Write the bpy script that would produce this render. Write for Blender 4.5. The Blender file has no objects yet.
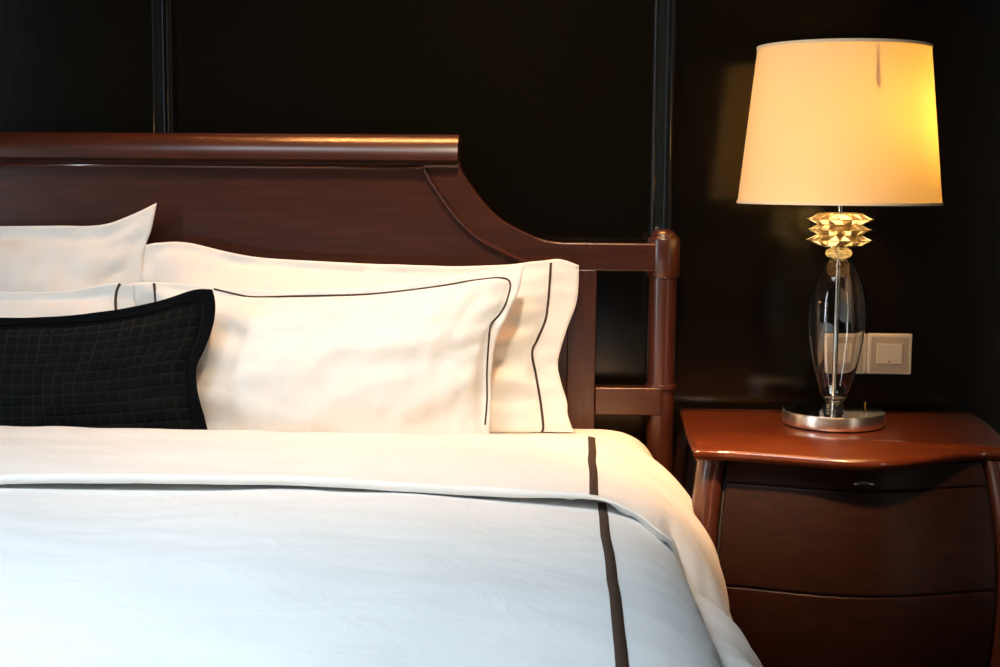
import bpy, bmesh, math, random
from mathutils import Vector, Matrix, noise
from mathutils.bvhtree import BVHTree
random.seed(4)
S = bpy.context.scene
COL = S.collection
F = 1389.0
EYE = Vector((0, 0, 1.08))
PITCH = math.atan(153 / F); YAW = math.radians(2.5); ROLL = 0.008
CAM = Matrix.Rotation(YAW, 3, 'Z') @ Matrix.Rotation(math.pi / 2 - PITCH, 3, 'X') @ Matrix.Rotation(ROLL, 3, 'Z')

def ray(px, py):
    return CAM @ Vector(((px - 500) / F, -(py - 333.5) / F, -1))
def PY(px, py, Y):            # photo point measured on a plane y = Y
    d = ray(px, py); return EYE + d * (Y / d.y)
def PZ(px, py, Z):            # photo point measured on a plane z = Z
    d = ray(px, py); return EYE + d * ((Z - EYE.z) / d.z)

cam_d = bpy.data.cameras.new('camera'); cam = bpy.data.objects.new('camera', cam_d); COL.objects.link(cam)
cam_d.sensor_width = 36; cam_d.lens = F * 36 / 1000; cam_d.clip_start = 0.02
cam.matrix_world = Matrix.Translation(EYE) @ CAM.to_4x4()
S.camera = cam

# ------------------------------------------------------------------ materials
def mat(name):
    m = bpy.data.materials.new(name); m.use_nodes = True
    nt = m.node_tree; b = nt.nodes['Principled BSDF']
    return m, nt, b
def N(nt, t, **kw):
    n = nt.nodes.new(t)
    for k, v in kw.items(): setattr(n, k, v)
    return n
def noise_bump(nt, b, scale, strength, dist=0.01, stretch=(1, 1, 1), detail=4, coord='Object'):
    tc = N(nt, 'ShaderNodeTexCoord'); mp = N(nt, 'ShaderNodeMapping'); mp.inputs['Scale'].default_value = stretch
    nz = N(nt, 'ShaderNodeTexNoise'); nz.inputs['Scale'].default_value = scale; nz.inputs['Detail'].default_value = detail
    bp = N(nt, 'ShaderNodeBump'); bp.inputs['Strength'].default_value = strength; bp.inputs['Distance'].default_value = dist
    nt.links.new(tc.outputs[coord], mp.inputs[0]); nt.links.new(mp.outputs[0], nz.inputs['Vector'])
    nt.links.new(nz.outputs['Fac'], bp.inputs['Height']); nt.links.new(bp.outputs[0], b.inputs['Normal'])
    return nz, bp
def simple(name, col, rough=.5, metal=0, coat=0, bump=None, spec=.5):
    m, nt, b = mat(name)
    b.inputs['Base Color'].default_value = (*col, 1); b.inputs['Roughness'].default_value = rough
    b.inputs['Metallic'].default_value = metal; b.inputs['Coat Weight'].default_value = coat
    b.inputs['Specular IOR Level'].default_value = spec
    if bump: noise_bump(nt, b, *bump)
    return m
def wood(name, c1, c2, rough, stretch, coat=.7, crough=.2):
    m, nt, b = mat(name)
    nz, bp = noise_bump(nt, b, 14, .04, .002, stretch, 6)
    cr = N(nt, 'ShaderNodeValToRGB'); cr.color_ramp.elements[0].position = .35; cr.color_ramp.elements[1].position = .7
    cr.color_ramp.elements[0].color = (*c1, 1); cr.color_ramp.elements[1].color = (*c2, 1)
    nt.links.new(nz.outputs['Fac'], cr.inputs[0]); nt.links.new(cr.outputs[0], b.inputs['Base Color'])
    b.inputs['Roughness'].default_value = rough
    b.inputs['Coat Weight'].default_value = coat; b.inputs['Coat Roughness'].default_value = crough
    return m
def cotton(name, col, rough=.75):
    m, nt, b = mat(name)
    b.inputs['Base Color'].default_value = (*col, 1); b.inputs['Roughness'].default_value = rough
    b.inputs['Sheen Weight'].default_value = .15; b.inputs['Specular IOR Level'].default_value = .25
    tc = N(nt, 'ShaderNodeTexCoord')
    n1 = N(nt, 'ShaderNodeTexNoise'); n1.inputs['Scale'].default_value = 9; n1.inputs['Detail'].default_value = 5; n1.inputs['Distortion'].default_value = 1.2
    n2 = N(nt, 'ShaderNodeTexNoise'); n2.inputs['Scale'].default_value = 600
    b1 = N(nt, 'ShaderNodeBump'); b1.inputs['Strength'].default_value = .35; b1.inputs['Distance'].default_value = .012
    b2 = N(nt, 'ShaderNodeBump'); b2.inputs['Strength'].default_value = .12; b2.inputs['Distance'].default_value = .001
    for n in (n1, n2): nt.links.new(tc.outputs['Object'], n.inputs['Vector'])
    nt.links.new(n1.outputs['Fac'], b1.inputs['Height']); nt.links.new(n2.outputs['Fac'], b2.inputs['Height'])
    nt.links.new(b1.outputs[0], b2.inputs['Normal']); nt.links.new(b2.outputs[0], b.inputs['Normal'])
    return m

M = {}
M['cotton'] = cotton('white_cotton', (.86, .84, .80))
M['sateen'] = cotton('white_sateen', (.84, .84, .83), .6)
M['ribbon'] = simple('dark_brown_ribbon', (.048, .025, .015), .75)
M['wood'] = wood('cherry_lacquer', (.052, .0135, .0066), (.080, .0195, .0085), .3, (.6, 6, 6))
M['woodv'] = wood('cherry_lacquer_upright', (.052, .0135, .0066), (.080, .0195, .0085), .34, (6, 6, .6))
M['bead'] = wood('cherry_gloss_bead', (.06, .015, .008), (.09, .022, .011), .2, (.6, 6, 6), 1, .1)
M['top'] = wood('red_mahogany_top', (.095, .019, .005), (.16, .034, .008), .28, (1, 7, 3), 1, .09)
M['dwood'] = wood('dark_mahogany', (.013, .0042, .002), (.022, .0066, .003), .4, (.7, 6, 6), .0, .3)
M['dwood'].node_tree.nodes['Principled BSDF'].inputs['Specular IOR Level'].default_value = .22
M['carcass'] = simple('dark_carcass', (.008, .004, .003), .6)
M['chrome'] = simple('polished_chrome', (.78, .74, .68), .07, 1)
M['bronze'] = simple('aged_bronze', (.62, .52, .38), .35, .8)
M['rim'] = simple('satin_chrome_rim', (.95, .88, .78), .3, 1)
M['brass'] = simple('pale_brass', (.95, .72, .33), .25, 1)
M['rubber'] = simple('black_felt', (.01, .01, .01), .8)
M['plate'] = simple('champagne_plate', (.92, .82, .66), .35, .1)
M['plate2'] = simple('champagne_frame', (.74, .62, .48), .3, .3)
M['led'] = simple('dark_indicator', (.05, .02, .01), .4)
M['carpet'] = simple('brown_carpet', (.03, .018, .012), .95, bump=(300, .6, .005))
M['trim'] = simple('black_gloss_trim', (.022, .027, .031), .16, 0, 1)
M['side'] = simple('dark_paint', (.02, .015, .012), .6, bump=(60, .1, .002))
M['base'] = simple('mattress_sheet', (.82, .78, .70), .8, bump=(8, .2, .01))
M['divan'] = simple('charcoal_upholstery', (.02, .018, .017), .9, bump=(400, .3, .002))

# lacquered wall panel
m, nt, b = mat('black_lacquer_panel')
b.inputs['Base Color'].default_value = (.006, .0042, .0018, 1)
b.inputs['Specular IOR Level'].default_value = .6
nz, bp = noise_bump(nt, b, 90, .02, .001, (1, 1, .15), 5)
mr = N(nt, 'ShaderNodeMapRange'); mr.inputs['To Min'].default_value = .14; mr.inputs['To Max'].default_value = .19
nt.links.new(nz.outputs['Fac'], mr.inputs['Value']); nt.links.new(mr.outputs[0], b.inputs['Roughness'])
M['wall'] = m

# black quilted velvet : small squares stitched in physical size from uv (metres)
m, nt, b = mat('black_quilted_velvet')
b.inputs['Roughness'].default_value = .9; b.inputs['Specular IOR Level'].default_value = .15
b.inputs['Sheen Weight'].default_value = .07; b.inputs['Sheen Roughness'].default_value = .4
b.inputs['Sheen Tint'].default_value = (.5, .65, .75, 1)
uv = N(nt, 'ShaderNodeUVMap'); sp = N(nt, 'ShaderNodeSeparateXYZ'); nt.links.new(uv.outputs[0], sp.inputs[0])
def cell(out, size):
    d = N(nt, 'ShaderNodeMath', operation='DIVIDE'); d.inputs[1].default_value = size; nt.links.new(out, d.inputs[0])
    f = N(nt, 'ShaderNodeMath', operation='FRACT'); nt.links.new(d.outputs[0], f.inputs[0])
    s = N(nt, 'ShaderNodeMath', operation='SUBTRACT'); s.inputs[1].default_value = .5; nt.links.new(f.outputs[0], s.inputs[0])
    a = N(nt, 'ShaderNodeMath', operation='ABSOLUTE'); nt.links.new(s.outputs[0], a.inputs[0])
    p = N(nt, 'ShaderNodeMath', operation='POWER'); p.inputs[1].default_value = 4; nt.links.new(a.outputs[0], p.inputs[0])
    return p.outputs[0]
mx = N(nt, 'ShaderNodeMath', operation='MAXIMUM'); nt.links.new(cell(sp.outputs[0], .0215), mx.inputs[0]); nt.links.new(cell(sp.outputs[1], .0215), mx.inputs[1])
ng = N(nt, 'ShaderNodeMath', operation='MULTIPLY'); ng.inputs[1].default_value = -16; nt.links.new(mx.outputs[0], ng.inputs[0])
bp = N(nt, 'ShaderNodeBump'); bp.inputs['Strength'].default_value = .9; bp.inputs['Distance'].default_value = .004
nt.links.new(ng.outputs[0], bp.inputs['Height']); nt.links.new(bp.outputs[0], b.inputs['Normal'])
cr = N(nt, 'ShaderNodeValToRGB'); cr.color_ramp.elements[0].color = (.0012, .0017, .0022, 1); cr.color_ramp.elements[1].color = (.0045, .0065, .0068, 1)
cr.color_ramp.elements[0].position = .0; cr.color_ramp.elements[1].position = .06
nt.links.new(mx.outputs[0], cr.inputs[0]); nt.links.new(cr.outputs[0], b.inputs['Base Color'])
M['velvet'] = m
M['velvet2'] = simple('black_velvet_border', (.0022, .0028, .0035), .95, bump=(500, .3, .001), spec=.1)

# lamp glass
m, nt, b = mat('clear_glass')
b.inputs['Base Color'].default_value = (.97, .97, .95, 1); b.inputs['Roughness'].default_value = .0
b.inputs['Transmission Weight'].default_value = 1; b.inputs['IOR'].default_value = 1.55
M['glass'] = m
m, nt, b = mat('amber_painted_glow_crystal')
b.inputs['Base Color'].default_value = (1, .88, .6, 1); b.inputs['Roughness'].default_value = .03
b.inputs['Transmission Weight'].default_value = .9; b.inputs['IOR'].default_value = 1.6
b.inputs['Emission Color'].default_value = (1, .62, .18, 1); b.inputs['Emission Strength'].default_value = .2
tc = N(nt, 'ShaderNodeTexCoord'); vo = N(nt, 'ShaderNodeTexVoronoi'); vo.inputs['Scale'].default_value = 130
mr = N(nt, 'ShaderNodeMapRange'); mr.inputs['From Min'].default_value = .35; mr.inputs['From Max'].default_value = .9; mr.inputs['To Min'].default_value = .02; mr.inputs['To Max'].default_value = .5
nt.links.new(tc.outputs['Object'], vo.inputs['Vector']); nt.links.new(vo.outputs['Color'], mr.inputs['Value']); nt.links.new(mr.outputs[0], b.inputs['Emission Strength'])  # painted sparkle: emission varies by cell in place of bulb light
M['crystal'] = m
M['painted_spark'] = None
m, nt, b = mat('painted_glow_facet')
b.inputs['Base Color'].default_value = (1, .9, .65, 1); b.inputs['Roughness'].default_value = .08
b.inputs['Emission Color'].default_value = (1, .70, .27, 1); b.inputs['Emission Strength'].default_value = 1.3  # painted glow: bulb light put into the facet as emission
M['painted_spark'] = m
m, nt, b = mat('painted_dark_facet')
b.inputs['Base Color'].default_value = (.30, .17, .05, 1); b.inputs['Roughness'].default_value = .06; b.inputs['Specular IOR Level'].default_value = 1  # painted dark facet, sparkle contrast put into the colour
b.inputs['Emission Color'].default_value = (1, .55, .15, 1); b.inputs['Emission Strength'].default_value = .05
M['painted_dark'] = m
# shade : translucent fabric
m = bpy.data.materials.new('cream_shade_fabric'); m.use_nodes = True; nt = m.node_tree; nt.nodes.clear()
o = N(nt, 'ShaderNodeOutputMaterial'); mixs = N(nt, 'ShaderNodeMixShader'); df = N(nt, 'ShaderNodeBsdfDiffuse'); tr = N(nt, 'ShaderNodeBsdfTranslucent')
mixs.inputs[0].default_value = .45
df.inputs[0].default_value = (.95, .86, .64, 1); tr.inputs[0].default_value = (1, .68, .19, 1)
tc = N(nt, 'ShaderNodeTexCoord'); nz = N(nt, 'ShaderNodeTexNoise'); nz.inputs['Scale'].default_value = 700
bp = N(nt, 'ShaderNodeBump'); bp.inputs['Strength'].default_value = .1; bp.inputs['Distance'].default_value = .001
nt.links.new(tc.outputs['Object'], nz.inputs[0]); nt.links.new(nz.outputs[0], bp.inputs['Height']); nt.links.new(bp.outputs[0], df.inputs['Normal'])
nt.links.new(df.outputs[0], mixs.inputs[1]); nt.links.new(tr.outputs[0], mixs.inputs[2]); nt.links.new(mixs.outputs[0], o.inputs[0])
M['shade'] = m
M['hem'] = simple('cream_shade_tape', (.8, .72, .56), .8)
m, nt, b = mat('bulb_glow'); b.inputs['Emission Color'].default_value = (1, .6, .22, 1); b.inputs['Emission Strength'].default_value = 12
M['bulb'] = m

# ------------------------------------------------------------------ helpers
def link(name, bm, material, parent=None, smooth=True, bevel=0, subd=0, autosmooth=None):
    me = bpy.data.meshes.new(name)
    bmesh.ops.recalc_face_normals(bm, faces=bm.faces[:])
    bm.to_mesh(me); bm.free()
    for p in me.polygons: p.use_smooth = smooth
    o = bpy.data.objects.new(name, me); COL.objects.link(o)
    me.materials.append(material)
    if parent: 
        o.parent = parent; o.matrix_parent_inverse = Matrix.Identity(4)
        o.location = -parent.location
    if bevel:
        md = o.modifiers.new('bevel', 'BEVEL'); md.width = bevel; md.segments = 3; md.limit_method = 'ANGLE'; md.angle_limit = math.radians(35)
        md.harden_normals = False
        md2 = o.modifiers.new('wn', 'WEIGHTED_NORMAL')
    if subd:
        md = o.modifiers.new('subd', 'SUBSURF'); md.levels = subd; md.render_levels = subd
    if autosmooth is not None:
        me.set_sharp_from_angle(angle=math.radians(autosmooth))
    return o
def thing(name, label, cat, loc=(0, 0, 0), group=None):
    o = bpy.data.objects.new(name, None); COL.objects.link(o); o.location = loc; o.empty_display_size = .1
    o['label'] = label; o['category'] = cat
    if group: o['group'] = group
    return o
def tag(o, label, cat, group=None):
    o['label'] = label; o['category'] = cat
    if group: o['group'] = group
    return o
def struct(o): o['kind'] = 'structure'; return o

def box(bm, x0, x1, y0, y1, z0, z1):
    vs = [bm.verts.new((x, y, z)) for x in (x0, x1) for y in (y0, y1) for z in (z0, z1)]
    for f in ((0, 1, 3, 2), (4, 6, 7, 5), (0, 4, 5, 1), (2, 3, 7, 6), (0, 2, 6, 4), (1, 5, 7, 3)):
        bm.faces.new([vs[i] for i in f])
    return bm
def prism_xz(bm, pts, y0, y1):         # polygon in x,z extruded along y
    a = [bm.verts.new((p[0], y0, p[1])) for p in pts]; b_ = [bm.verts.new((p[0], y1, p[1])) for p in pts]
    n = len(pts)
    bm.faces.new(a); bm.faces.new(b_[::-1])
    for i in range(n): bm.faces.new((a[i], b_[i], b_[(i + 1) % n], a[(i + 1) % n]))
    return bm
def prism_xy(bm, pts, z0, z1):
    a = [bm.verts.new((p[0], p[1], z0)) for p in pts]; b_ = [bm.verts.new((p[0], p[1], z1)) for p in pts]
    n = len(pts)
    bm.faces.new(a); bm.faces.new(b_[::-1])
    for i in range(n): bm.faces.new((a[i], b_[i], b_[(i + 1) % n], a[(i + 1) % n]))
    return bm
def lathe(bm, prof, c, seg=64, closed=False):   # prof (r,z) ; c centre xy
    rings = []
    for r, z in prof:
        rings.append([bm.verts.new((c[0] + r * math.cos(2 * math.pi * k / seg), c[1] + r * math.sin(2 * math.pi * k / seg), z)) for k in range(seg)])
    rr = list(range(len(prof) - 1))
    for i in rr:
        for k in range(seg):
            bm.faces.new((rings[i][k], rings[i][(k + 1) % seg], rings[i + 1][(k + 1) % seg], rings[i + 1][k]))
    if closed:
        for k in range(seg):
            bm.faces.new((rings[-1][k], rings[-1][(k + 1) % seg], rings[0][(k + 1) % seg], rings[0][k]))
    else:
        bm.faces.new(rings[0][::-1]); bm.faces.new(rings[-1])
    return bm
def tube(bm, pts, r, seg=12, flat=1.0):
    pts = [Vector(p) for p in pts]; rings = []
    up0 = Vector((0, 1, 0))
    for i, p in enumerate(pts):
        t = (pts[min(i + 1, len(pts) - 1)] - pts[max(i - 1, 0)]).normalized()
        a = t.cross(up0)
        if a.length < 1e-3: a = t.cross(Vector((1, 0, 0)))
        a.normalize(); b2 = a.cross(t).normalized()
        rr = r[i] if isinstance(r, (list, tuple)) else r
        rings.append([bm.verts.new(p + a * rr * math.cos(2 * math.pi * k / seg) + b2 * rr * flat * math.sin(2 * math.pi * k / seg)) for k in range(seg)])
    for i in range(len(pts) - 1):
        for k in range(seg):
            bm.faces.new((rings[i][k], rings[i][(k + 1) % seg], rings[i + 1][(k + 1) % seg], rings[i + 1][k]))
    bm.faces.new(rings[0][::-1]); bm.faces.new(rings[-1])
    return bm
def catmull(pts, n):
    pts = [Vector(p) for p in pts]
    # resample by arclength of a dense catmull curve
    dense = []
    for i in range(len(pts) - 1):
        p0 = pts[max(i - 1, 0)]; p1 = pts[i]; p2 = pts[i + 1]; p3 = pts[min(i + 2, len(pts) - 1)]
        for k in range(16):
            t = k / 16
            dense.append(.5 * ((2 * p1) + (p2 - p0) * t + (2 * p0 - 5 * p1 + 4 * p2 - p3) * t * t + (3 * p1 - p0 - 3 * p2 + p3) * t ** 3))
    dense.append(pts[-1])
    L = [0]
    for i in range(1, len(dense)): L.append(L[-1] + (dense[i] - dense[i - 1]).length)
    out = []; j = 0
    for k in range(n):
        s = L[-1] * k / (n - 1)
        while j < len(L) - 2 and L[j + 1] < s: j += 1
        seg = L[j + 1] - L[j]; t = 0 if seg < 1e-9 else (s - L[j]) / seg
        out.append(dense[j].lerp(dense[j + 1], min(1, max(0, t))))
    return out
def nz3(x, y, z=0): return noise.noise(Vector((x, y, z)))
def sstep(a, b, x):
    t = min(1, max(0, (x - a) / (b - a))); return t * t * (3 - 2 * t)

# ------------------------------------------------------------------ the room
WY = 2.95; BX = -0.84; HY = 2.84; ROOMX0, ROOMX1 = -3.0, 2.1; ROOMY0 = -1.6; CEIL = 2.7
w = struct(link('wall_back', box(bmesh.new(), ROOMX0, ROOMX1, WY, WY + .1, 0, CEIL), M['wall'], smooth=False))
struct(link('wall_left', box(bmesh.new(), ROOMX0 - .1, ROOMX0, ROOMY0, WY + .1, 0, CEIL), M['side'], smooth=False))
struct(link('wall_right', box(bmesh.new(), ROOMX1, ROOMX1 + .1, ROOMY0, WY + .1, 0, CEIL), M['side'], smooth=False))
struct(link('floor', box(bmesh.new(), ROOMX0 - .1, ROOMX1 + .1, ROOMY0, WY + .1, -.1, 0), M['carpet'], smooth=False))
bs = bmesh.new()
prism = [(WY, 0), (WY - .018, 0), (WY - .018, .09), (WY - .012, .10), (WY - .010, .115), (WY, .12)]
a = [bs.verts.new((ROOMX0, y, z)) for y, z in prism]; b2 = [bs.verts.new((ROOMX1, y, z)) for y, z in prism]
bs.faces.new(a); bs.faces.new(b2[::-1])
for i in range(len(prism)): bs.faces.new((a[i], b2[i], b2[(i + 1) % 6], a[(i + 1) % 6]))
struct(link('baseboard_back', bs, M['trim'], smooth=False))

def trim(n, pxl, pxr, pyref):
    x0 = PY(pxl, pyref, WY).x; x1 = PY(pxr, pyref, WY).x; W = x1 - x0
    prof = []   # fluted astragal: ridge - groove - double ridge
    def ridge(a, b, h, k=8):
        for i in range(k + 1):
            t = i / k; prof.append((x0 + W * (a + (b - a) * t), WY - .003 - h * math.sin(math.pi * t)))
    prof.append((x0, WY + .002)); 
    ridge(0, .24, .015); prof.append((x0 + W * .27, WY - .001)); prof.append((x0 + W * .50, WY - .001)); ridge(.53, .72, .013); ridge(.76, .96, .016)
    prof.append((x1, WY + .002))
    bm = prism_xy(bmesh.new(), prof, .12, CEIL)
    return struct(link('trim_%d' % n, bm, M['trim'], smooth=False))
trim(1, 153, 172, 60); trim(2, 652, 674, 100)

# ------------------------------------------------------------------ bed frame
bed = thing('bed', 'reddish cherry wood bed frame with scooped panelled headboard and round corner posts', 'bed', (BX, 1.8, 0))
def hz(px, py, Y=HY): p = PY(px, py, Y); return (p.x, p.z)
def mir(p): return (2 * BX - p[0], p[1])
outer_px = [(458.6, 167.5), (480, 198), (499, 218), (517.5, 229), (540, 239), (562.5, 243), (585, 243.3), (647, 243.8)]
oc = [(v.x, v.y) for v in catmull([hz(*p) for p in outer_px], 40)]
ztop_rail = oc[-1][1]
oc = [(x, max(z, ztop_rail)) for x, z in oc]
inner_px = [(424, 167), (431, 180.6), (446, 203), (461, 222), (480, 239), (499, 250), (521, 260.5), (545, 268)]
ic = [(v.x, v.y) for v in catmull([hz(*p) for p in inner_px], 40)]
zr0 = hz(620, 271)[1]
zc0 = oc[0][1]      # underside of crest
xs0 = hz(567, 330)[0]; xs1 = hz(596, 330)[0]
zl1 = hz(620, 387.5)[1]; zl0 = hz(620, 415)[1]
xpost = PY(662, 320, HY + .03).x
BOT = .26
# curved frame band + shoulder rail, right and left (one part each)
for f in (lambda p: p, mir):
    pts = [(ic[0][0], zc0 + .015)] + [(oc[0][0], zc0 + .015)] + oc[1:-1] + [(xpost, ztop_rail), (xpost, zr0), (ic[-1][0], zr0)] + ic[::-1][1:]
    link('shoulder_rail', prism_xz(bmesh.new(), [f(p) for p in pts], HY, HY + .045), M['wood'], bed, smooth=False, bevel=.003)
# recessed field panel
fp = [(ic[0][0], zc0 + .02)] + ic[1:] + [(xs0 + .004, zr0), (xs0 + .004, BOT)]
fp = [(x, z) for x, z in fp] + [mir(p) for p in fp[::-1]]
link('panel', prism_xz(bmesh.new(), fp, HY + .008, HY + .032), M['wood'], bed, smooth=False)
# bead following the band
bl = [Vector((x, HY - .002, z)) for x, z in ic]
bl = [Vector((2 * BX - v.x, v.y, v.z)) for v in bl[::-1]] + bl
link('bead', tube(bmesh.new(), bl, .0046, 12), M['bead'], bed)
link('bead', tube(bmesh.new(), [(2 * BX - ic[0][0], HY - .012, zc0 - .001), (BX, HY - .012, zc0 - .001), (ic[0][0], HY - .012, zc0 - .001)], .0042, 12), M['bead'], bed)
# stiles, lower rails
for f in (lambda p: p, mir):
    link('stile', prism_xz(bmesh.new(), [f(p) for p in ((xs0, zr0 + .002), (xs1, zr0 + .002), (xs1, BOT), (xs0, BOT))], HY + .001, HY + .04), M['woodv'], bed, smooth=False, bevel=.003)
    link('lower_rail', prism_xz(bmesh.new(), [f(p) for p in ((xs1, zl1), (xpost, zl1), (xpost, zl0), (xs1, zl0))], HY - .004, HY + .04), M['wood'], bed, smooth=False, bevel=.003)
    link('bottom_rail', prism_xz(bmesh.new(), [f(p) for p in ((xs0, BOT + .08), (xpost, BOT + .08), (xpost, BOT), (xs0, BOT))], HY + .002, HY + .039), M['wood'], bed, smooth=False, bevel=.003)
# crest rail: rolled moulding swept along x
zt = hz(300, 133.5)[1]; zb = zc0
H = zt - zb
pr = [(.0, 0), (-.010, .0), (-.013, .004), (-.010, .009), (-.016, .012)]
for i in range(13):
    an = math.pi / 2 * i / 12
    pr.append((.012 - .046 * math.cos(an), .014 + (H - .014) * math.sin(an)))
pr += [(.016, H), (.045, H), (.050, H - .008), (.050, 0)]
xe = PY(458, 150, HY - .02).x
bm = bmesh.new()
sec = []
for X in (2 * BX - xe, xe):
    sec.append([bm.verts.new((X, HY + y, zb + z)) for y, z in pr])
n = len(pr); bm.faces.new(sec[0]); bm.faces.new(sec[1][::-1])
for i in range(n): bm.faces.new((sec[0][i], sec[1][i], sec[1][(i + 1) % n], sec[0][(i + 1) % n]))
link('crest_rail', bm, M['wood'], bed, autosmooth=40)
# posts
for sgn in (1, -1):
    X = xpost if sgn == 1 else 2 * BX - xpost
    c = (X, HY + .028)
    def zpy(py): return PY(662, py, c[1]).z
    z1 = zpy(237.5); z2 = zpy(277); zrg = zpy(386)
    rc, rm = .0335, .0282
    prof = [(rm - .006, 0), (rm, .05), (rm, zrg - .006), (rm + .0045, zrg - .004), (rm + .0055, zrg), (rm + .0045, zrg + .004), (rm, zrg + .006),
            (rm, z2 - .001), (rc - .002, z2), (rc, z2 + .003), (rc, z1 - .004), (rc - .002, z1), (rc - .003, z1 + .001)]
    link('post', lathe(bmesh.new(), prof, c, 64), M['woodv'], bed, autosmooth=38)
    dome = [(rc - .003 - .0, z1)]
    for i in range(9):
        t = i / 8 * math.pi / 2; dome.append(((rc - .007) * math.cos(t) + .0004, z1 + .001 + .017 * math.sin(t)))
    link('post_cap', lathe(bmesh.new(), dome, c, 48), M['woodv'], bed)
for sgn in (1, -1):
    X = BX + sgn * .98
    link('side_rail', box(bmesh.new(), X - .02, X + .02, .84, HY + .03, .16, .32), M['wood'], bed, smooth=False, bevel=.004)
    link('leg', lathe(bmesh.new(), [(.02, 0), (.032, .04), (.034, .2)], (X - sgn * .03, .88), 32), M['woodv'], bed)
link('foot_rail', box(bmesh.new(), BX - 1.0, BX + 1.0, .80, .84, .16, .34), M['wood'], bed, smooth=False, bevel=.004)
link('slat_base', box(bmesh.new(), BX - .96, BX + .96, .84, HY, .24, .28), M['divan'], bed, smooth=False)

# ------------------------------------------------------------------ mattress
MX = 1.035; MZ = .585
mt = box(bmesh.new(), BX - MX, BX + MX, .86, HY - .004, .285, MZ)
bmesh.ops.bevel(mt, geom=[e for e in mt.edges if abs(e.verts[0].co.z - e.verts[1].co.z) > .1], offset=.12, segments=10, profile=.5, affect='EDGES')
bmesh.ops.bevel(mt, geom=[e for e in mt.edges if e.verts[0].co.z > MZ - .001 and e.verts[1].co.z > MZ - .001 and len([f for f in e.link_faces if abs(f.normal.z) < .5]) > 0], offset=.085, segments=10, profile=.5, affect='EDGES')
for yy in (1.0, 1.6, 2.2, 2.3, 2.4, 2.5):
    bmesh.ops.bisect_plane(mt, geom=mt.verts[:] + mt.edges[:] + mt.faces[:], plane_co=(0, yy, 0), plane_no=(0, 1, 0))
for v in mt.verts:      # pressed in under the duvet
    kk = sstep(2.5, 2.25, v.co.y); v.co.x = BX + (v.co.x - BX) * (1 - .045 * kk)
    if v.co.z > .4: v.co.z -= .018 * kk
mo = link('mattress', mt, M['base'])
tag(mo, 'thick mattress in a cream fitted sheet, rounded corner showing by the headboard post', 'mattress')

# ------------------------------------------------------------------ duvet
def prof_curve(pts, n): return [(v.x, v.y) for v in catmull(pts, n)]
inn = [(BX, .612), (BX + .3, .612), (BX + .6, .610), (-.1, .607), (0, .606), (.07, .602), (.125, .589), (.168, .560), (.194, .515), (.206, .44), (.210, .34), (.212, .22)]
NS = 150
ip = prof_curve(inn, NS)
def normal2(prof, i):
    a = prof[max(i - 1, 0)]; b_ = prof[min(i + 1, len(prof) - 1)]
    t = Vector((b_[0] - a[0], b_[1] - a[1])).normalized(); return Vector((-t.y, t.x))
def duvet_h(x, y, side):
    h = .011 * nz3(x * 2.3, y * 2.6, 1.3) + .005 * nz3(x * 6, y * 4.5, 7.1)
    h += .0025 * nz3(x * 5 + y * 12, y * 14 - x * 6, 2.2)
    h += .006 * math.sin(y * 9 + 1.2 * nz3(x * 1.2, y, 4)) * .4
    if side > 0: h += side * .010 * nz3(x * 4, y * 9, 3.3)
    return h
duvet = thing('duvet', 'white duvet with dark brown ribbon stripe, turned down in a wide cuff', 'duvet', (BX, 1.8, .6))
YF, YB = .74, 2.43
def in_pt(i, Y, mirror=False, off=0):
    x, z = ip[i]; nn = normal2(ip, i); side = sstep(.50, .30, 0) if False else sstep(.56, .45, z)
    h = duvet_h((2 * BX - x if mirror else x), Y, side) + off
    # foot end drop
    X = x + nn.x * h; Z = z + nn.y * h
    k = sstep(.90, YF, Y); Z -= .30 * k * (1 if z > .5 else .3)
    if mirror: X = 2 * BX - X
    return Vector((X, Y, Z))
bm = bmesh.new(); rows = []
ny = 150
for j in range(ny):
    Y = YF + (YB - YF) * j / (ny - 1)
    r = [bm.verts.new(in_pt(i, Y, True)) for i in range(NS - 1, 0, -1)] + [bm.verts.new(in_pt(i, Y)) for i in range(NS)]
    rows.append(r)
for j in range(ny - 1):
    for i in range(len(rows[0]) - 1):
        bm.faces.new((rows[j][i], rows[j][i + 1], rows[j + 1][i + 1], rows[j + 1][i]))
dc = link('cover', bm, M['sateen'], duvet)

# turned-down cuff
outp = [(BX, .627), (BX + .3, .627), (BX + .6, .626), (-.1, .625), (0, .623), (.07, .617), (.12, .602), (.165, .577), (.205, .543), (.240, .50), (.264, .45), (.278, .39), (.286, .30), (.290, .22)]
op = prof_curve(outp, NS); S0 = next(i for i in range(NS) if op[i][0] > .165)
fr = op[:S0] + [(v.x, v.y) for v in catmull([(.186, .500), (.210, .494), (.240, .478), (.268, .445), (.286, .40), (.296, .34), (.300, .28), (.302, .20)], NS - S0)]
YFT = [(p.x, p.y) for p in (PZ(a, b_ + 6, .604) for a, b_ in ((-60, 484), (0, 484), (150, 485), (300, 487), (450, 492), (600, 501), (640, 507), (664, 516)))]
def yfront(x):
    if x <= YFT[0][0]: y = YFT[0][1]
    elif x >= YFT[-1][0]: y = YFT[-1][1]
    else:
        for (a, ya), (b_, yb2) in zip(YFT, YFT[1:]):
            if a <= x <= b_: y = ya + (yb2 - ya) * (x - a) / (b_ - a); break
    return y + .012 + .003 * nz3(x * 13, 3, 1) + .005 * nz3(x * 2.5, 8, 1)
def yback(x): return 2.425 + .10 * sstep(0.0, .10, x) + .008 * nz3(x * 4, 5, 2)
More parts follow.
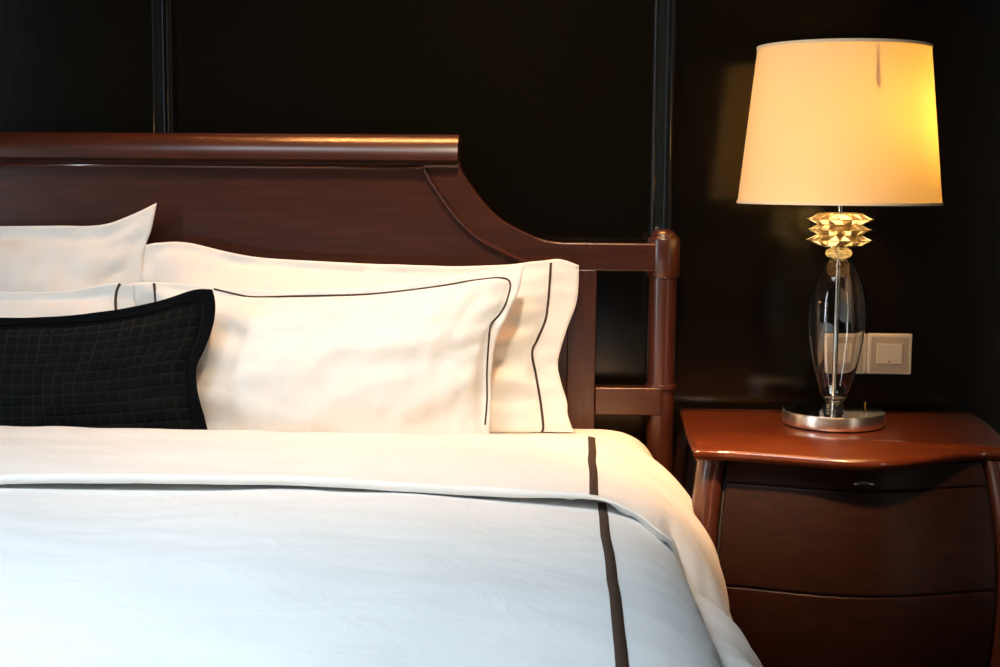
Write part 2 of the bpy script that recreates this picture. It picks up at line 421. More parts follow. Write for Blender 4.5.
def cuff_pt(i, Y, v, mirror=False, extra=0):
    k = sstep(2.12, 1.92, Y)
    x = op[i][0] * (1 - k) + fr[i][0] * k; z = op[i][1] * (1 - k) + fr[i][1] * k
    nn = normal2(op, i)
    xm = 2 * BX - x if mirror else x
    h = .006 * nz3(xm * 3, Y * 6, 9.1) + .003 * nz3(xm * 11, Y * 22, 5.5)
    if i >= S0 - 12:
        s = sstep(S0 - 12, S0 + 14, i)
        h += s * (.012 * nz3(z * 7, Y * 11, 2.7) + .006 * abs(nz3(z * 12, Y * 26, 8)) )
    if v < 1:
        h += .008 * math.exp(-((v - .05) / .14) ** 2) * (1 - sstep(0, .1, x)) - .004 * sstep(.4, 1, v)
        # crinkles by the front seam
        c = sstep(.62, .98, v)
        h += c * .0055 * 1.7 * (abs(nz3(xm * 26, v * 2.4, 1)) + .8 * abs(nz3(xm * 11 + v * 3, v * 2, 6)) - .3) - .010 * sstep(.3, 1, v)
    X = x + nn.x * (h + extra); Z = z + nn.y * (h + extra)
    X -= .055 * sstep(2.34, 2.43, Y) * sstep(.50, .42, z)     # tucked in beside the nightstand
    if mirror: X = 2 * BX - X
    return Vector((X, Y, Z))
bm = bmesh.new()
NV = 34
def build_half(mirror):
    cols = []
    for i in range(NS):
        x = op[i][0]; yb, yf = yback(2 * BX - x if mirror else x), yfront(2 * BX - x if mirror else x)
        col = []
        for q in range(5, 0, -1):     # roll down behind, towards the pillows
            an = q / 5 * math.pi * .5; p = cuff_pt(i, yb, 0, mirror)
            col.append(p + Vector((0, .022 * math.sin(an), -.045 * (1 - math.cos(an)))))
        for v in range(NV + 1): col.append(cuff_pt(i, yb + (yf - yb) * v / NV, v / NV, mirror))
        if i < S0:
            p = col[-1]; R = .0015 + .0065 * (1 - sstep(S0 - 30, S0 - 4, i))
            for q in range(1, 8):
                an = q / 7 * math.pi * .95
                col.append(p + Vector((0, -R * math.sin(an), -R * (1 - math.cos(an)))))
        cols.append([bm.verts.new(c) for c in col])
    for i in range(NS - 1):
        m_ = min(len(cols[i]), len(cols[i + 1]))
        for v in range(m_ - 1): bm.faces.new((cols[i][v], cols[i + 1][v], cols[i + 1][v + 1], cols[i][v + 1]))
    # side drop running forward
    prev = None; NR = 90
    for i in range(S0, NS):
        x = op[i][0]; yf = yfront(2 * BX - x if mirror else x); col = [cols[i][-1]]
        for r in range(1, NR + 1):
            col.append(bm.verts.new(cuff_pt(i, yf + (.78 - yf) * r / NR, 1.1, mirror)))
        if prev:
            for r in range(NR): bm.faces.new((prev[r], col[r], col[r + 1], prev[r + 1]))
        prev = col
build_half(False); build_half(True)
bmesh.ops.remove_doubles(bm, verts=bm.verts[:], dist=.0002)
cuff = link('cuff', bm, M['cotton'], duvet)

def bvh_of(o):
    me = o.data; off = (o.parent.location + o.location) if o.parent else Vector()
    return BVHTree.FromPolygons([v.co + off for v in me.vertices], [tuple(p.vertices) for p in me.polygons])
def ribbon_from_centres(name, cs, width, parent, th=.0012, matl=None):
    """flat fabric ribbon along surface points cs=[(pos,normal,width)]"""
    bm = bmesh.new(); rows = []
    for i, (p, nrm) in enumerate(cs):
        t = (cs[min(i + 1, len(cs) - 1)][0] - cs[max(i - 1, 0)][0]).normalized()
        s = t.cross(nrm).normalized(); wdt = width(i / (len(cs) - 1)) if callable(width) else width
        rows.append([bm.verts.new(p + nrm * d + s * k * wdt / 2) for k, d in ((-1, -.001), (-.9, th), (0, th * 1.3), (.9, th), (1, -.001))])
    for a, b_ in zip(rows, rows[1:]):
        for k in range(4): bm.faces.new((a[k], a[k + 1], b_[k + 1], b_[k]))
    return link(name, bm, matl or M['ribbon'], parent)
def down_ribbon(name, o, xf, y0, y1, width, n=90):
    t = bvh_of(o); cs = []
    for k in range(n):
        Y = y0 + (y1 - y0) * k / (n - 1)
        hit = t.ray_cast(Vector((xf(Y), Y, 1.2)), Vector((0, 0, -1)))
        if hit[0] is not None:
            nn = hit[1] if hit[1].z > 0 else -hit[1]
            cs.append((hit[0], nn))
    # smooth normals
    cs = [(cs[i][0], sum((cs[j][1] for j in range(max(0, i - 3), min(len(cs), i + 4))), Vector()).normalized()) for i in range(len(cs))]
    return ribbon_from_centres(name, cs, width, duvet)
xa = PZ(592.5, 446, .62).x; xb = PZ(595, 498, .618).x
down_ribbon('stripe', cuff, lambda Y: xb + (xa - xb) * (Y - 2.05) / .45 + .002 * nz3(Y * 9, 2), 2.055, 2.465, .0145, 60)
xc = PZ(604, 510, .607).x; xd = PZ(622, 655, .607).x
down_ribbon('stripe', dc, lambda Y: xd + (xc - xd) * (Y - 1.38) / .64 + .0035 * nz3(Y * 5, 4) , .95, 2.06, .0145, 130)

# ------------------------------------------------------------------ pillows
def plane_hit(px, py, Y0, z0, lean):
    n = Vector((0, math.cos(lean), -math.sin(lean))); d = ray(px, py)
    t = (Vector((0, Y0, z0)) - EYE).dot(n) / d.dot(n); p = EYE + d * t
    tt = (p.z - z0) / math.cos(lean)
    return Vector((p.x, tt, 0))
def make_pillow(name, label, cat, top, right, bottom, left, Y0, lean, T, Tb, fl, group=None, matl='cotton', nu=110, nv=64, seed=0, wr=1.0, z0=None, p=.5, quilt=False, wv=.5):
    z0 = MZ + .002 if z0 is None else z0
    ph = lambda q: plane_hit(q[0], q[1], Y0, z0, lean)
    T_ = catmull([ph(q) for q in top], nu); R_ = catmull([ph(q) for q in right], nv)
    B_ = catmull([ph(q) for q in bottom], nu); L_ = catmull([ph(q) for q in left], nv)
    ca, sa = math.cos(lean), math.sin(lean); nrm = Vector((0, -ca, sa))
    W = (T_[-1] - T_[0]).length; Ht = (L_[-1] - L_[0]).length
    fu = fl[0] / W; fv = fl[1] / Ht; fur = fl[2] / W
    def P2(i, j):
        u = i / (nu - 1); v = j / (nv - 1)
        c = T_[i] * (1 - v) + B_[i] * v + L_[j] * (1 - u) + R_[j] * u
        c -= T_[0] * (1 - u) * (1 - v) + T_[-1] * u * (1 - v) + B_[0] * (1 - u) * v + B_[-1] * u * v
        return c
    bm = bmesh.new(); uvl = bm.loops.layers.uv.new('UVMap')
    def side(sign, TT):
        g = []
        for j in range(nv):
            row = []
            for i in range(nu):
                u = i / (nu - 1); v = j / (nv - 1)
                c = P2(i, j)
                up = min(1, max(0, (u - fu) / (1 - fu - fur))); vp = min(1, max(0, (v - fv) / (1 - fv * 1.3)))
                a = 4 * up * (1 - up); b_ = 4 * vp * (1 - vp)
                infl = (max(a, 0) ** p) * (max(b_, 0) ** p)
                # the stuffing sags to the lower half
                infl *= .86 + .28 * v
                h = TT * infl
                # flange wave (same on both sides so the two faces stay together)
                ed = 1 - sstep(0, .5, infl)
                wave = ed * (.012 * nz3(u * 5 + seed, v * 4, 1.1) + .006 * nz3(u * 15, v * 11 + seed, 3))
                # puckers radiating from the border
                eu = math.exp(-up / .10) + math.exp(-(1 - up) / .10); ev = math.exp(-vp / .16) + math.exp(-(1 - vp) / .16)
                k = wr * (.016 * eu * (abs(nz3(u * 3, v * 7.5 + seed, 5)) - .2) + 0.013 * ev * (abs(nz3(u * 17 + seed, v * 2.4, 6)) - .2)) * sstep(0, .3, infl)
                # long diagonal drags from corners
                dg = wr * .010 * nz3((u * 2.2 + v * 1.6) * 2.1 + seed, (u * 1.0 - v * 1.3) * 4.2, 2) * sstep(0, .5, infl)
                dg += wr * .004 * nz3(u * 11 + v * 5 + seed, (v - u * .5) * 6, 12) * sstep(0, .5, infl)
                dg += wv * .0055 * nz3(u * 24 + seed + v * 2, v * 2.2, 17) * sstep(0, .6, infl)
                hh = sign * (h + k + dg) + wave + sign * .0012
                pos = Vector((c.x, Y0, z0)) + Vector((0, sa, ca)) * c.y + nrm * hh
                if pos.z < z0: pos.z = z0 + .15 * (z0 - pos.z) * 0
                row.append(bm.verts.new(pos))
            g.append(row)
        for j in range(nv - 1):
            for i in range(nu - 1):
                q = [(i, j), (i + 1, j), (i + 1, j + 1), (i, j + 1)]
                f = bm.faces.new([g[b1][a1] for a1, b1 in q])
                uc = (i + .5) / nu; vc = (j + .5) / nv
                if quilt and (uc < fu or uc > 1 - fur or vc < fv): f.material_index = 1
                for lp, (a1, b1) in zip(f.loops, q):
                    lp[uvl].uv = (a1 / (nu - 1) * W, b1 / (nv - 1) * Ht)
        return g
    fg = side(1, T); bg = side(-1, Tb)
    rim = lambda g: [g[0][i] for i in range(nu)] + [g[j][-1] for j in range(1, nv)] + [g[-1][i] for i in range(nu - 2, -1, -1)] + [g[j][0] for j in range(nv - 2, 0, -1)]
    a, b_ = rim(fg), rim(bg); n = len(a)
    for k in range(n): bm.faces.new((a[k], a[(k + 1) % n], b_[(k + 1) % n], b_[k]))
    root_loc = Vector((P2(nu // 2, nv - 1).x, Y0, z0))
    root = thing(name, label, cat, root_loc, 'white pillows propped against the headboard' if cat == 'pillow' else group)
    o = link('quilted_cover' if quilt else 'pillowcase', bm, M[matl], root)
    if quilt: o.data.materials.append(M['velvet2'])
    return root, o
def view_ribbon(o, root, pxs, width, n=80, name='stripe'):
    """ribbon sewn on the case: the seam is read off the surface itself"""
    t = bvh_of(o); cs = []
    for q in catmull([Vector((a, b_, 0)) for a, b_ in pxs], n):
        hit = t.ray_cast(EYE, ray(q.x, q.y).normalized())
        if hit[0] is not None:
            nn = hit[1] if hit[1].y < 0 else -hit[1]; cs.append((hit[0], nn))
    cs = [(cs[i][0], sum((cs[j][1] for j in range(max(0, i - 4), min(len(cs), i + 5))), Vector()).normalized()) for i in range(len(cs))]
    return ribbon_from_centres(name, cs, width, root, .0015)

G = None
# rear pillows
rA, oA = make_pillow('pillow', 'plain white upright pillow at far left, its pointed corner rising highest against the headboard', 'pillow',
    [(-290, 214), (-220, 236), (-100, 233), (0, 226), (60, 226), (105, 225), (132, 215), (157, 203)],
    [(157, 203), (152, 228), (145, 250), (143, 280), (142, 330), (146, 380), (150, 434)],
    [(-290, 440), (-70, 436), (150, 434)], [(-290, 214), (-270, 330), (-290, 440)],
    2.722, math.radians(11), .050, .03, (.05, .035, .035), seed=3.1, wr=1.3, wv=1.6)
rB, oB = make_pillow('pillow', 'large white rear pillow with wide right flange and brown stripe beside the bedpost', 'pillow',
    [(140, 247), (160, 243), (190, 243), (250, 256), (330, 262), (430, 266), (500, 265), (540, 261), (560, 259), (579, 265)],
    [(579, 265), (577, 300), (566, 332), (558, 362), (561, 382), (567, 402), (568, 416), (576, 438)],
    [(140, 442), (350, 446), (540, 443), (576, 438)], [(140, 247), (144, 330), (140, 436)],
    2.712, math.radians(13), .048, .03, (.03, .02, .058), seed=8.4, wr=1.0)
view_ribbon(oB, rB, [(551, 263), (549, 290), (546, 318), (538, 338), (532, 352), (536, 375), (541, 405), (543, 429), (537, 433.5)], .0052)
# front pillows
rD, oD = make_pillow('pillow', 'white striped pillow at left, mostly hidden behind the black cushion', 'pillow',
    [(-300, 296), (-150, 292), (0, 292), (60, 291), (100, 285), (118, 283), (134, 284)],
    [(134, 284), (136, 330), (130, 380), (134, 446)],
    [(-300, 450), (-80, 452), (134, 446)], [(-300, 296), (-290, 370), (-300, 450)],
    2.615, math.radians(12), .055, .026, (.05, .02, .035), seed=5.2)
view_ribbon(oD, rD, [(120, 283.5), (117, 290), (115.5, 300), (116, 316), (116, 330)], .0052, 30)
rC, oC = make_pillow('pillow', 'white front pillow edged in thin brown piping, leaning in the middle of the bed', 'pillow',
    [(132, 283), (160, 282), (200, 285), (240, 289), (300, 290), (370, 287), (440, 279), (490, 269), (524, 264)],
    [(524, 264), (519, 290), (506, 318), (496, 340), (491, 375), (491, 405), (489, 446)],
    [(132, 448), (320, 452), (489, 446)], [(132, 283), (136, 330), (140, 380), (132, 448)],
    2.615, math.radians(12), .066, .026, (.045, .016, .022), seed=1.7, wr=1.1)
view_ribbon(oC, rC, [(154, 283.5), (155, 292), (156, 306), (157, 330), (156, 360)], .0052, 30)
view_ribbon(oC, rC, [(214, 289), (235, 294), (255, 297), (300, 296), (370, 294), (433, 287), (470, 281), (500, 278), (510, 283), (507, 300), (500, 314), (491, 324), (489, 338), (487, 370), (487, 400), (485, 425)], .0036, 160)
# black cushion
cu, oE = make_pillow('cushion', 'black velvet lumbar cushion quilted in small squares with a flat border', 'cushion',
    [(-170, 300), (-140, 312), (-60, 321), (0, 318), (50, 316.5), (100, 312), (150, 303), (185, 293), (200, 290), (213, 290)],
    [(213, 290), (215, 300), (213.5, 320), (206, 345), (197, 368), (198, 390), (203, 412), (210, 440), (214, 460)],
    [(-165, 462), (20, 464), (214, 460)], [(-170, 300), (-150, 380), (-165, 462)],
    2.505, math.radians(14), .05, .05, (.03, .026, .03), matl='velvet', seed=6.6, wr=.8, quilt=True, p=.42)
# flat border seam of the cushion
view_ribbon(oE, cu, [(0, 325), (50, 323), (100, 320), (150, 312), (180, 303), (193, 302), (199, 306), (198, 322), (194, 340), (187, 362), (187, 385), (190, 410), (196, 436)], .004, 120, 'border_seam').data.materials[0] = M['velvet2']

# ------------------------------------------------------------------ nightstand
NX = .552; TZ = .610; NYB = 2.925
TB = [PZ(680, 408, TZ), PZ(686, 431, TZ), PZ(691, 443, TZ), PZ(694, 450, TZ)]
NXL = TB[0].x
fl_ = catmull([PZ(694, 450, TZ), PZ(725, 450.5, TZ), PZ(789, 455, TZ), PZ(840, 459.2, TZ), PZ(880, 460.5, TZ), PZ(920, 457.5, TZ), PZ(975, 450.5, TZ), PZ(1025, 451.5, TZ)], 40)
YN = TB[0].y
rb = [PZ(1024, 449, TZ), PZ(1005, 437, TZ), PZ(985, 420, TZ), PZ(970, 411, TZ)]
lb = catmull(TB, 10); rb = catmull([fl_[-1]] + rb[1:], 10)
plan = [(v.x, v.y) for v in lb[:-1]] + [(v.x, v.y) for v in fl_] + [(v.x, v.y) for v in rb[1:]]
yb_ = plan[0][1]; plan[-1] = (plan[-1][0], yb_)
ns = thing('nightstand', 'dark mahogany nightstand with bowed front and curved corners, carrying the lit lamp', 'nightstand', (NX, 2.66, 0))
def scale_plan(k, c=(NX, 2.66)):
    # inset of the outline by k metres
    out = []; n = len(plan)
    for i in range(n):
        p = Vector(plan[i]); a = Vector(plan[(i - 1) % n]); b_ = Vector(plan[(i + 1) % n])
        t = ((b_ - p).normalized() + (p - a).normalized())
        t = t.normalized() if t.length > 1e-6 else Vector((1, 0)); nn = Vector((-t.y, t.x))
        if nn.dot(Vector(c) - p) < 0: nn = -nn
        out.append(tuple(p + nn * k))
    return out
bm = bmesh.new(); prev = None; first = None
for k, z in ((.012, TZ - .021), (.007, TZ - .0195), (.003, TZ - .015), (.0, TZ - .011), (.0, TZ - .006), (.002, TZ - .002), (.006, TZ)):
    ring = [bm.verts.new((x, y, z)) for x, y in scale_plan(k)]
    if prev:
        for i in range(len(ring)): bm.faces.new((prev[i], prev[(i + 1) % len(ring)], ring[(i + 1) % len(ring)], ring[i]))
    else: bm.faces.new(ring)
    prev = ring
bm.faces.new(prev)
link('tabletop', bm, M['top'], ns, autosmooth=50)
TZ0 = TZ - .021
# bombe body
def hw(z):  # half width of front between the corner posts
    return .226 + .022 * math.sin(math.pi * min(1, max(0, (TZ0 - z) / .50)) ** .9) - .02 * sstep(.25, .05, z)
def fy(xn, z):
    bulge = .050 * math.sin(math.pi * min(1, max(0, (TZ0 - z) / .52)))
    return 2.485 - .055 * math.cos(xn * math.pi / 2) ** 1.4 - bulge if abs(xn) < 1 else 2.485 - bulge
NCX = .532
def patch(name, z0, z1, off, m_, thick=.012, x0=-1, x1=1, nx=40, nzz=24):
    bm = bmesh.new(); fg = []; bg = []
    for j in range(nzz + 1):
        z = z0 + (z1 - z0) * j / nzz; fr_, bk = [], []
        for i in range(nx + 1):
            xn = x0 + (x1 - x0) * i / nx; X = NCX + xn * hw(z); Y = fy(xn, z)
            fr_.append(bm.verts.new((X, Y - off, z))); bk.append(bm.verts.new((X, Y - off + thick, z)))
        fg.append(fr_); bg.append(bk)
    for j in range(nzz):
        for i in range(nx):
            bm.faces.new((fg[j][i], fg[j][i + 1], fg[j + 1][i + 1], fg[j + 1][i])); bm.faces.new((bg[j][i], bg[j + 1][i], bg[j + 1][i + 1], bg[j][i + 1]))
    rimf = fg[0] + [fg[j][-1] for j in range(1, nzz + 1)] + fg[-1][-2::-1] + [fg[j][0] for j in range(nzz - 1, 0, -1)]
    rimb = bg[0] + [bg[j][-1] for j in range(1, nzz + 1)] + bg[-1][-2::-1] + [bg[j][0] for j in range(nzz - 1, 0, -1)]
    n = len(rimf)
    for k in range(n): bm.faces.new((rimf[k], rimb[k], rimb[(k + 1) % n], rimf[(k + 1) % n]))
    return link(name, bm, m_, ns, bevel=.0025)
# carcass
bm = bmesh.new(); prev = None
for j in range(25):
    z = .10 + (TZ0 - .10) * j / 24
    pts = [(NCX - hw(z) - .02, 2.90), (NCX - hw(z) - .03, 2.7)] + [(NCX + xn / 10 * hw(z), fy(xn / 10, z) + .004) for xn in range(-10, 11)] + [(NCX + hw(z) + .03, 2.7), (NCX + hw(z) + .02, 2.90)]
    ring = [bm.verts.new((x, y, z)) for x, y in pts]
    if prev:
        for i in range(len(ring)): bm.faces.new((prev[i], prev[(i + 1) % len(ring)], ring[(i + 1) % len(ring)], ring[i]))
    else: bm.faces.new(ring)
    prev = ring
bm.faces.new(prev)
link('carcass', bm, M['carcass'], ns, autosmooth=40)
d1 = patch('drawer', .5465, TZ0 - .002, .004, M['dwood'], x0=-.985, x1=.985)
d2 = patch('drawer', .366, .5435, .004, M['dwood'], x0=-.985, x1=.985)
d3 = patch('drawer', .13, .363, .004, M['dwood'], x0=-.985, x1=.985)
# keyhole pull
kp = PY(864, 484, fy((0.03) / .23, .567) - .006)
kp = Vector((kp.x, fy((kp.x - NCX) / hw(.567), .567) - .0045, kp.z))
bm = bmesh.new(); bmesh.ops.create_uvsphere(bm, u_segments=32, v_segments=16, radius=1)
for v in bm.verts: v.co = Vector((v.co.x * .0200, v.co.y * .006, v.co.z * .0050)) + kp
bmesh.ops.translate(bm, verts=bm.verts, vec=-Vector((0, 0, 0)))
pull = link('finger_pull', bm, M['bronze'], None); pull.parent = d1; pull.location = -(ns.location + d1.location)
bm = bmesh.new(); bmesh.ops.create_uvsphere(bm, u_segments=24, v_segments=12, radius=1)
for v in bm.verts: v.co = Vector((v.co.x * .013, v.co.y * .0015, v.co.z * .0022)) + kp + Vector((0, -.0054, -.0006))
sl = link('slot', bm, M['carcass'], None); sl.parent = d1; sl.location = -(ns.location + d1.location)
# corner posts: S-curved with flutes
def corner(name, sx, front):
    bm = bmesh.new(); rings = []; n = 28
    for j in range(41):
        z = .0 + TZ0 * j / 40
        zz = max(z, .06)
        X = NCX + sx * (hw(zz) + .026 + .012 * sstep(.12, 0, z)); Y = (fy(1, zz) + .012) if front else 2.885
        r = .026 - .008 * sstep(.30, .02, z)
        ring = []
        for k in range(n):
            an = 2 * math.pi * k / n
            rr = r * (1 - (.10 if k % 7 == 0 else 0))
            ring.append(bm.verts.new((X + rr * math.cos(an), Y + rr * math.sin(an) * 1.1, z)))
        rings.append(ring)
    for a, b_ in zip(rings, rings[1:]):
        for k in range(n): bm.faces.new((a[k], a[(k + 1) % n], b_[(k + 1) % n], b_[k]))
    bm.faces.new(rings[0][::-1]); bm.faces.new(rings[-1])
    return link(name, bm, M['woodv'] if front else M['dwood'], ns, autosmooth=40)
for sx in (-1, 1):
    corner('leg', sx, True); corner('leg', sx, False)
patch('apron', .095, .127, .006, M['dwood'], nzz=4)

# ------------------------------------------------------------------ table lamp
lc = PZ(832.9, 424.5, TZ)     # centre of foot on the tabletop
LC = (lc.x, lc.y)
def lz(py, px=838): return PY(px, py, LC[1]).z
lamp = thing('table_lamp', 'lit table lamp with cream drum shade, clear glass body and round chrome foot', 'lamp', (LC[0], LC[1], TZ))
k = LC[1] / F * 1.0
RB = 50.3 * k
link('felt_pad', lathe(bmesh.new(), [(RB - .004, TZ), (RB - .004, TZ + .004)], LC), M['rubber'], lamp, smooth=False)
BT = TZ + .0285
link('base', lathe(bmesh.new(), [(RB - .0015, TZ + .003), (RB - .0003, TZ + .005), (RB, TZ + .0115), (RB - .0001, BT - .004), (RB - .001, BT - .001), (RB - .003, BT), (.001, BT)], LC, 128), M['rim'], lamp, autosmooth=40)
link('base_plate', lathe(bmesh.new(), [(RB - .004, BT - .001), (RB - .003, BT + .0006), (.006, BT + .0006)], LC, 96), M['chrome'], lamp, autosmooth=30)
# outer body profile measured by half-width
g0 = BT + .001
gt = lz(259)
hs = [(0, .0145), (.02, .019), (.05, .0255), (.10, .031), (.2, .0390), (.33, .0475), (.46, .0530), (.6, .0540), (.73, .0510), (.86, .0410), (.95, .0285), (1, .0175)]
hp = catmull([Vector((r, g0 + .014 + (gt - g0 - .014) * t, 0)) for t, r in hs], 60)
outer = [(v.x, v.y) for v in hp]
inner = [(max(r - .0028, .004), z) for r, z in outer]
inner = [(r, max(z, g0 + .022)) for r, z in inner]
bm = lathe(bmesh.new(), outer + inner[::-1], LC, 96, closed=True)
link('glass_body', bm, M['glass'], lamp)
link('glass_collar', lathe(bmesh.new(), [(.010, g0), (.0185, g0), (.021, g0 + .004), (.0185, g0 + .008), (.0165, g0 + .009), (.019, g0 + .012), (.012, g0 + .0138)], LC, 64), M['glass'], lamp)
rod = link('rod', lathe(bmesh.new(), [(.0052, BT), (.0052, lz(170))], LC, 24), M['chrome'], lamp, autosmooth=30)
# ball neck
zc = lz(253); 
bm = bmesh.new(); bmesh.ops.create_uvsphere(bm, u_segments=16, v_segments=10, radius=1)
for v in bm.verts: v.co = Vector((v.co.x * .026 + LC[0], v.co.y * .026 + LC[1], v.co.z * .0125 + zc))
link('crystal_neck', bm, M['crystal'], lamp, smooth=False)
# three crystal rings, faceted diamonds with a gilt wire
for py, R in ((219, .0620), (229.5, .0595), (240, .0620)):
    z = lz(py); hgt = .0098; seg = 18
    def rg(r, zz, ph): return [bm.verts.new((LC[0] + r * math.cos(2 * math.pi * (q + ph) / seg), LC[1] + r * math.sin(2 * math.pi * (q + ph) / seg), zz)) for q in range(seg)]
    bm = bmesh.new()
    O = rg(R, z, 0); U = rg(R - .019, z + hgt, .5); D = rg(R - .019, z - hgt, .5); I = rg(R - .030, z, 0)
    for q in range(seg):
        q1 = (q + 1) % seg
        for A_, B_ in ((O, U), (U, I), (I, D), (D, O)):
            if A_ in (O, I): bm.faces.new((A_[q], B_[q], A_[q1])); bm.faces.new((A_[q1], B_[q], B_[q1]))
            else: bm.faces.new((A_[q], A_[q1], B_[q1])); bm.faces.new((A_[q], B_[q1], B_[q]))
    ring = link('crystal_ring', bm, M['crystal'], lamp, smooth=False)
    ring.data.materials.append(M['painted_spark']); ring.data.materials.append(M['painted_dark'])
    for p_ in ring.data.polygons: p_.material_index = random.choice((0, 0, 1, 2, 2))  # painted bright and dark facets dealt out at random
    for dz, rr in ((hgt, R - .019), (0, R + .0006), (-hgt, R - .019)):
        bm = bmesh.new()
        lathe(bm, [(rr - .0011, z + dz - .0007), (rr + .0011, z + dz - .0007), (rr + .0011, z + dz + .0007), (rr - .0011, z + dz + .0007)], LC, 54, closed=True)
        wv = link('wire', bm, M['brass'], None); wv.parent = ring; wv.location = -(lamp.location + ring.location)
for py in (213.5, 246):
    z = lz(py)
    link('end_disc', lathe(bmesh.new(), [(.006, z - .0015), (.034, z - .0012), (.034, z + .0012), (.006, z + .0015)], LC, 48), M['brass'], lamp, autosmooth=30)
# shade
LS = (LC[0] - .0045, LC[1])
zs0 = lz(203, 840); zs1 = lz(48.5, 845)
r0 = 98 * k; r1 = 82.5 * k
bm = bmesh.new(); seg = 96; gi = []
for j in range(13):
    t = j / 12; r = r0 + (r1 - r0) * t; z = zs0 + (zs1 - zs0) * t
    gi.append([bm.verts.new((LS[0] + r * math.cos(2 * math.pi * q / seg), LS[1] + r * math.sin(2 * math.pi * q / seg), z)) for q in range(seg)])
for a, b_ in zip(gi, gi[1:]):
    for q in range(seg): bm.faces.new((a[q], a[(q + 1) % seg], b_[(q + 1) % seg], b_[q]))
shade = link('lamp_shade', bm, M['shade'], lamp)
for z, r in ((zs0, r0), (zs1, r1)):
    h_ = link('shade_hem', lathe(bmesh.new(), [(r - .0015, z - .002), (r + .0015, z - .002), (r + .0015, z + .003), (r - .0015, z + .003)], LS, 96, closed=True), M['hem'], None, autosmooth=30)
    h_.parent = shade; h_.location = -(lamp.location + shade.location)
# vertical seam of the shade (overlapped cloth)
an = math.radians(-79); bm = bmesh.new()
rowsm = []
for t, wd in ((.72, .0055), (.86, .003), (.99, .0006)):
    r = r0 + (r1 - r0) * t - .0012; z = zs0 + (zs1 - zs0) * t
    rowsm.append([bm.verts.new((LS[0] + r * math.cos(an + s_ * wd / r), LS[1] + r * math.sin(an + s_ * wd / r), z)) for s_ in (-1, 0, 1)])
for a, b_ in zip(rowsm, rowsm[1:]):
    for q in range(2): bm.faces.new((a[q], a[q + 1], b_[q + 1], b_[q]))
sm = link('seam', bm, M['shade'], None); sm.parent = shade; sm.location = -(lamp.location + shade.location)
# spider + socket + bulb
zsp = zs0 + .06
bm = bmesh.new()
for q in range(3):
    a = 2 * math.pi * q / 3 + .5
    tube(bm, [Vector((LC[0], LC[1], zs1 - .04)), Vector((LS[0] + (r1 - .002) * math.cos(a), LS[1] + (r1 - .002) * math.sin(a), zs1 - .002))], .0015, 8)
sp_ = link('spider', bm, M['chrome'], None); sp_.parent = shade; sp_.location = -(lamp.location + shade.location)
link('harp', lathe(bmesh.new(), [(.003, lz(171)), (.003, zs1 - .04)], LC, 12), M['chrome'], lamp)
BC = Vector((LC[0] + .082, LC[1] - .02, zs0 + .15))
link('socket', tube(bmesh.new(), [Vector((LC[0], LC[1], zs0 + .055)), Vector((LC[0] + .03, LC[1], zs0 + .08)), Vector((LC[0] + .082, LC[1] - .02, zs0 + .115))], .012, 20), M['chrome'], lamp, autosmooth=40)
bm = bmesh.new(); bmesh.ops.create_uvsphere(bm, u_segments=32, v_segments=20, radius=.027)
for v in bm.verts:
    if v.co.z < 0: v.co.x *= 1 + v.co.z * 14 if False else 1; v.co.z *= 1.4
    v.co += BC
link('bulb', bm, M['bulb'], lamp)
# tiny brass switch on the foot
sp2 = PZ(865, 406, BT)
link('switch', tube(bmesh.new(), [Vector((sp2.x, sp2.y, BT)), Vector((sp2.x, sp2.y, BT + .008))], .0015, 12), M['brass'], lamp)

# ------------------------------------------------------------------ wall switches
def switch_plate(px0, px1, py0, py1, label):
    a = PY(px0, py0, WY); b_ = PY(px1, py1, WY); cx = (a.x + b_.x) / 2; cz = (a.z + b_.z) / 2; w_ = (b_.x - a.x) / 2; h_ = (a.z - b_.z) / 2
    t = thing('wall_switch', label, 'light switch', (cx, WY, cz), 'switch plates on the wall')
    link('plate', box(bmesh.new(), cx - w_, cx + w_, WY - .010, WY, cz - h_, cz + h_), M['plate'], t, smooth=False, bevel=.003)
    link('frame', box(bmesh.new(), cx - w_ * .86, cx + w_ * .80, WY - .0125, WY - .009, cz - h_ * .86, cz + h_ * .86), M['plate2'], t, smooth=False, bevel=.001)
    r_ = link('rocker', box(bmesh.new(), cx - w_ * .60, cx + w_ * .55, WY - .0155, WY - .012, cz - h_ * .46, cz + h_ * .52), M['plate'], t, smooth=False, bevel=.0012)
    bm = bmesh.new(); lathe(bm, [(.0016, 0), (.0016, .0012)], (0, 0), 16)
    for v in bm.verts: v.co = Vector((cx + v.co.x - w_ * .05, WY - .0153 - v.co.z, cz - h_ * .36 + v.co.y))
    l_ = link('indicator', bm, M['led'], None); l_.parent = r_; l_.location = -(t.location + r_.location)
switch_plate(822, 865, 333, 373.5, 'champagne wall switch seen through the glass body of the lamp')
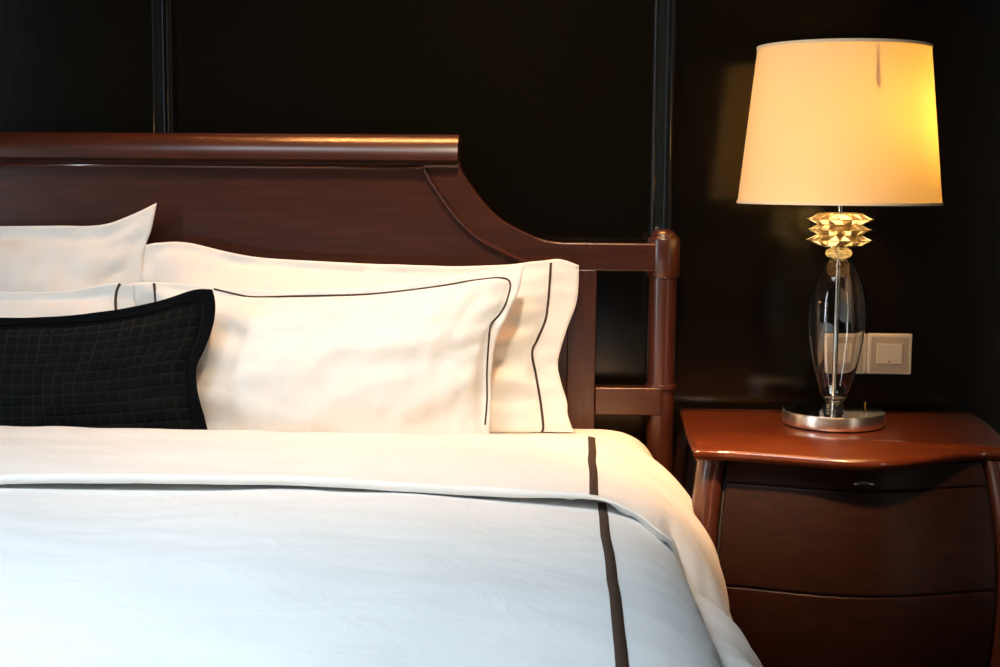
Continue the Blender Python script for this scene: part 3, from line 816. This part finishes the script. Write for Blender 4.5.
switch_plate(867, 910, 333, 374, 'champagne wall switch in clear view right of the lamp body')

# ------------------------------------------------------------------ light
def area(name, loc, target, size, energy, col, sy=None, spread=None):
    l = bpy.data.lights.new(name, 'AREA'); l.energy = energy; l.color = col; l.size = size
    if sy: l.shape = 'RECTANGLE'; l.size_y = sy
    if spread: l.spread = math.radians(spread)
    o = bpy.data.objects.new(name, l); COL.objects.link(o); o.location = loc
    o.rotation_euler = (Vector(target) - Vector(loc)).to_track_quat('-Z', 'Y').to_euler(); return o
def point(name, loc, energy, col, r=.05):
    l = bpy.data.lights.new(name, 'POINT'); l.energy = energy; l.color = col; l.shadow_soft_size = r
    o = bpy.data.objects.new(name, l); COL.objects.link(o); o.location = loc; return o
area('overhead_light', (-.95, .9, 2.6), (-.75, 1.25, .6), .9, 18, (.76, .89, 1.0), .9, spread=90)
area('left_strip_light', (-2.85, .7, 1.3), (0, 2.3, .9), .18, 28, (.80, .91, 1.0), 2.2)  # unseen cool strip added to streak the glass and trims
area('right_strip_light', (2.05, .5, 1.0), (.6, 2.7, .95), .08, 3, (1, .90, .75), 1.95)  # unseen warm strip added for the right-hand streak on the glass
area('bed_spotlight', (-.05, 1.3, 2.6), (-.2, 2.7, .8), .2, 4.2, (1, .83, .62), spread=60)
area('bedside_spotlight', (.15, 1.3, 2.5), (.36, 2.55, .52), .12, 2.2, (1, .50, .20), spread=24)
area('crest_fill_light', (-.25, 2.80, 2.6), (-.25, 2.86, 1.1), 1.1, 4.5, (1, .42, .13), .05, spread=60)  # unseen warm strip added to give the crest its orange band
point('lamp_light', tuple(BC), 21, (1, .62, .25), .03)
point('other_lamp_light', (2 * BX - LC[0], 2.80, BC.z), 8, (1, .58, .20), .08)
W = bpy.data.worlds.new('world'); S.world = W; W.use_nodes = True
W.node_tree.nodes['Background'].inputs[0].default_value = (.55, .65, .8, 1); W.node_tree.nodes['Background'].inputs[1].default_value = .012
S.view_settings.view_transform = 'Standard'; S.view_settings.look = 'None'
S.view_settings.exposure = 0; S.view_settings.gamma = 1
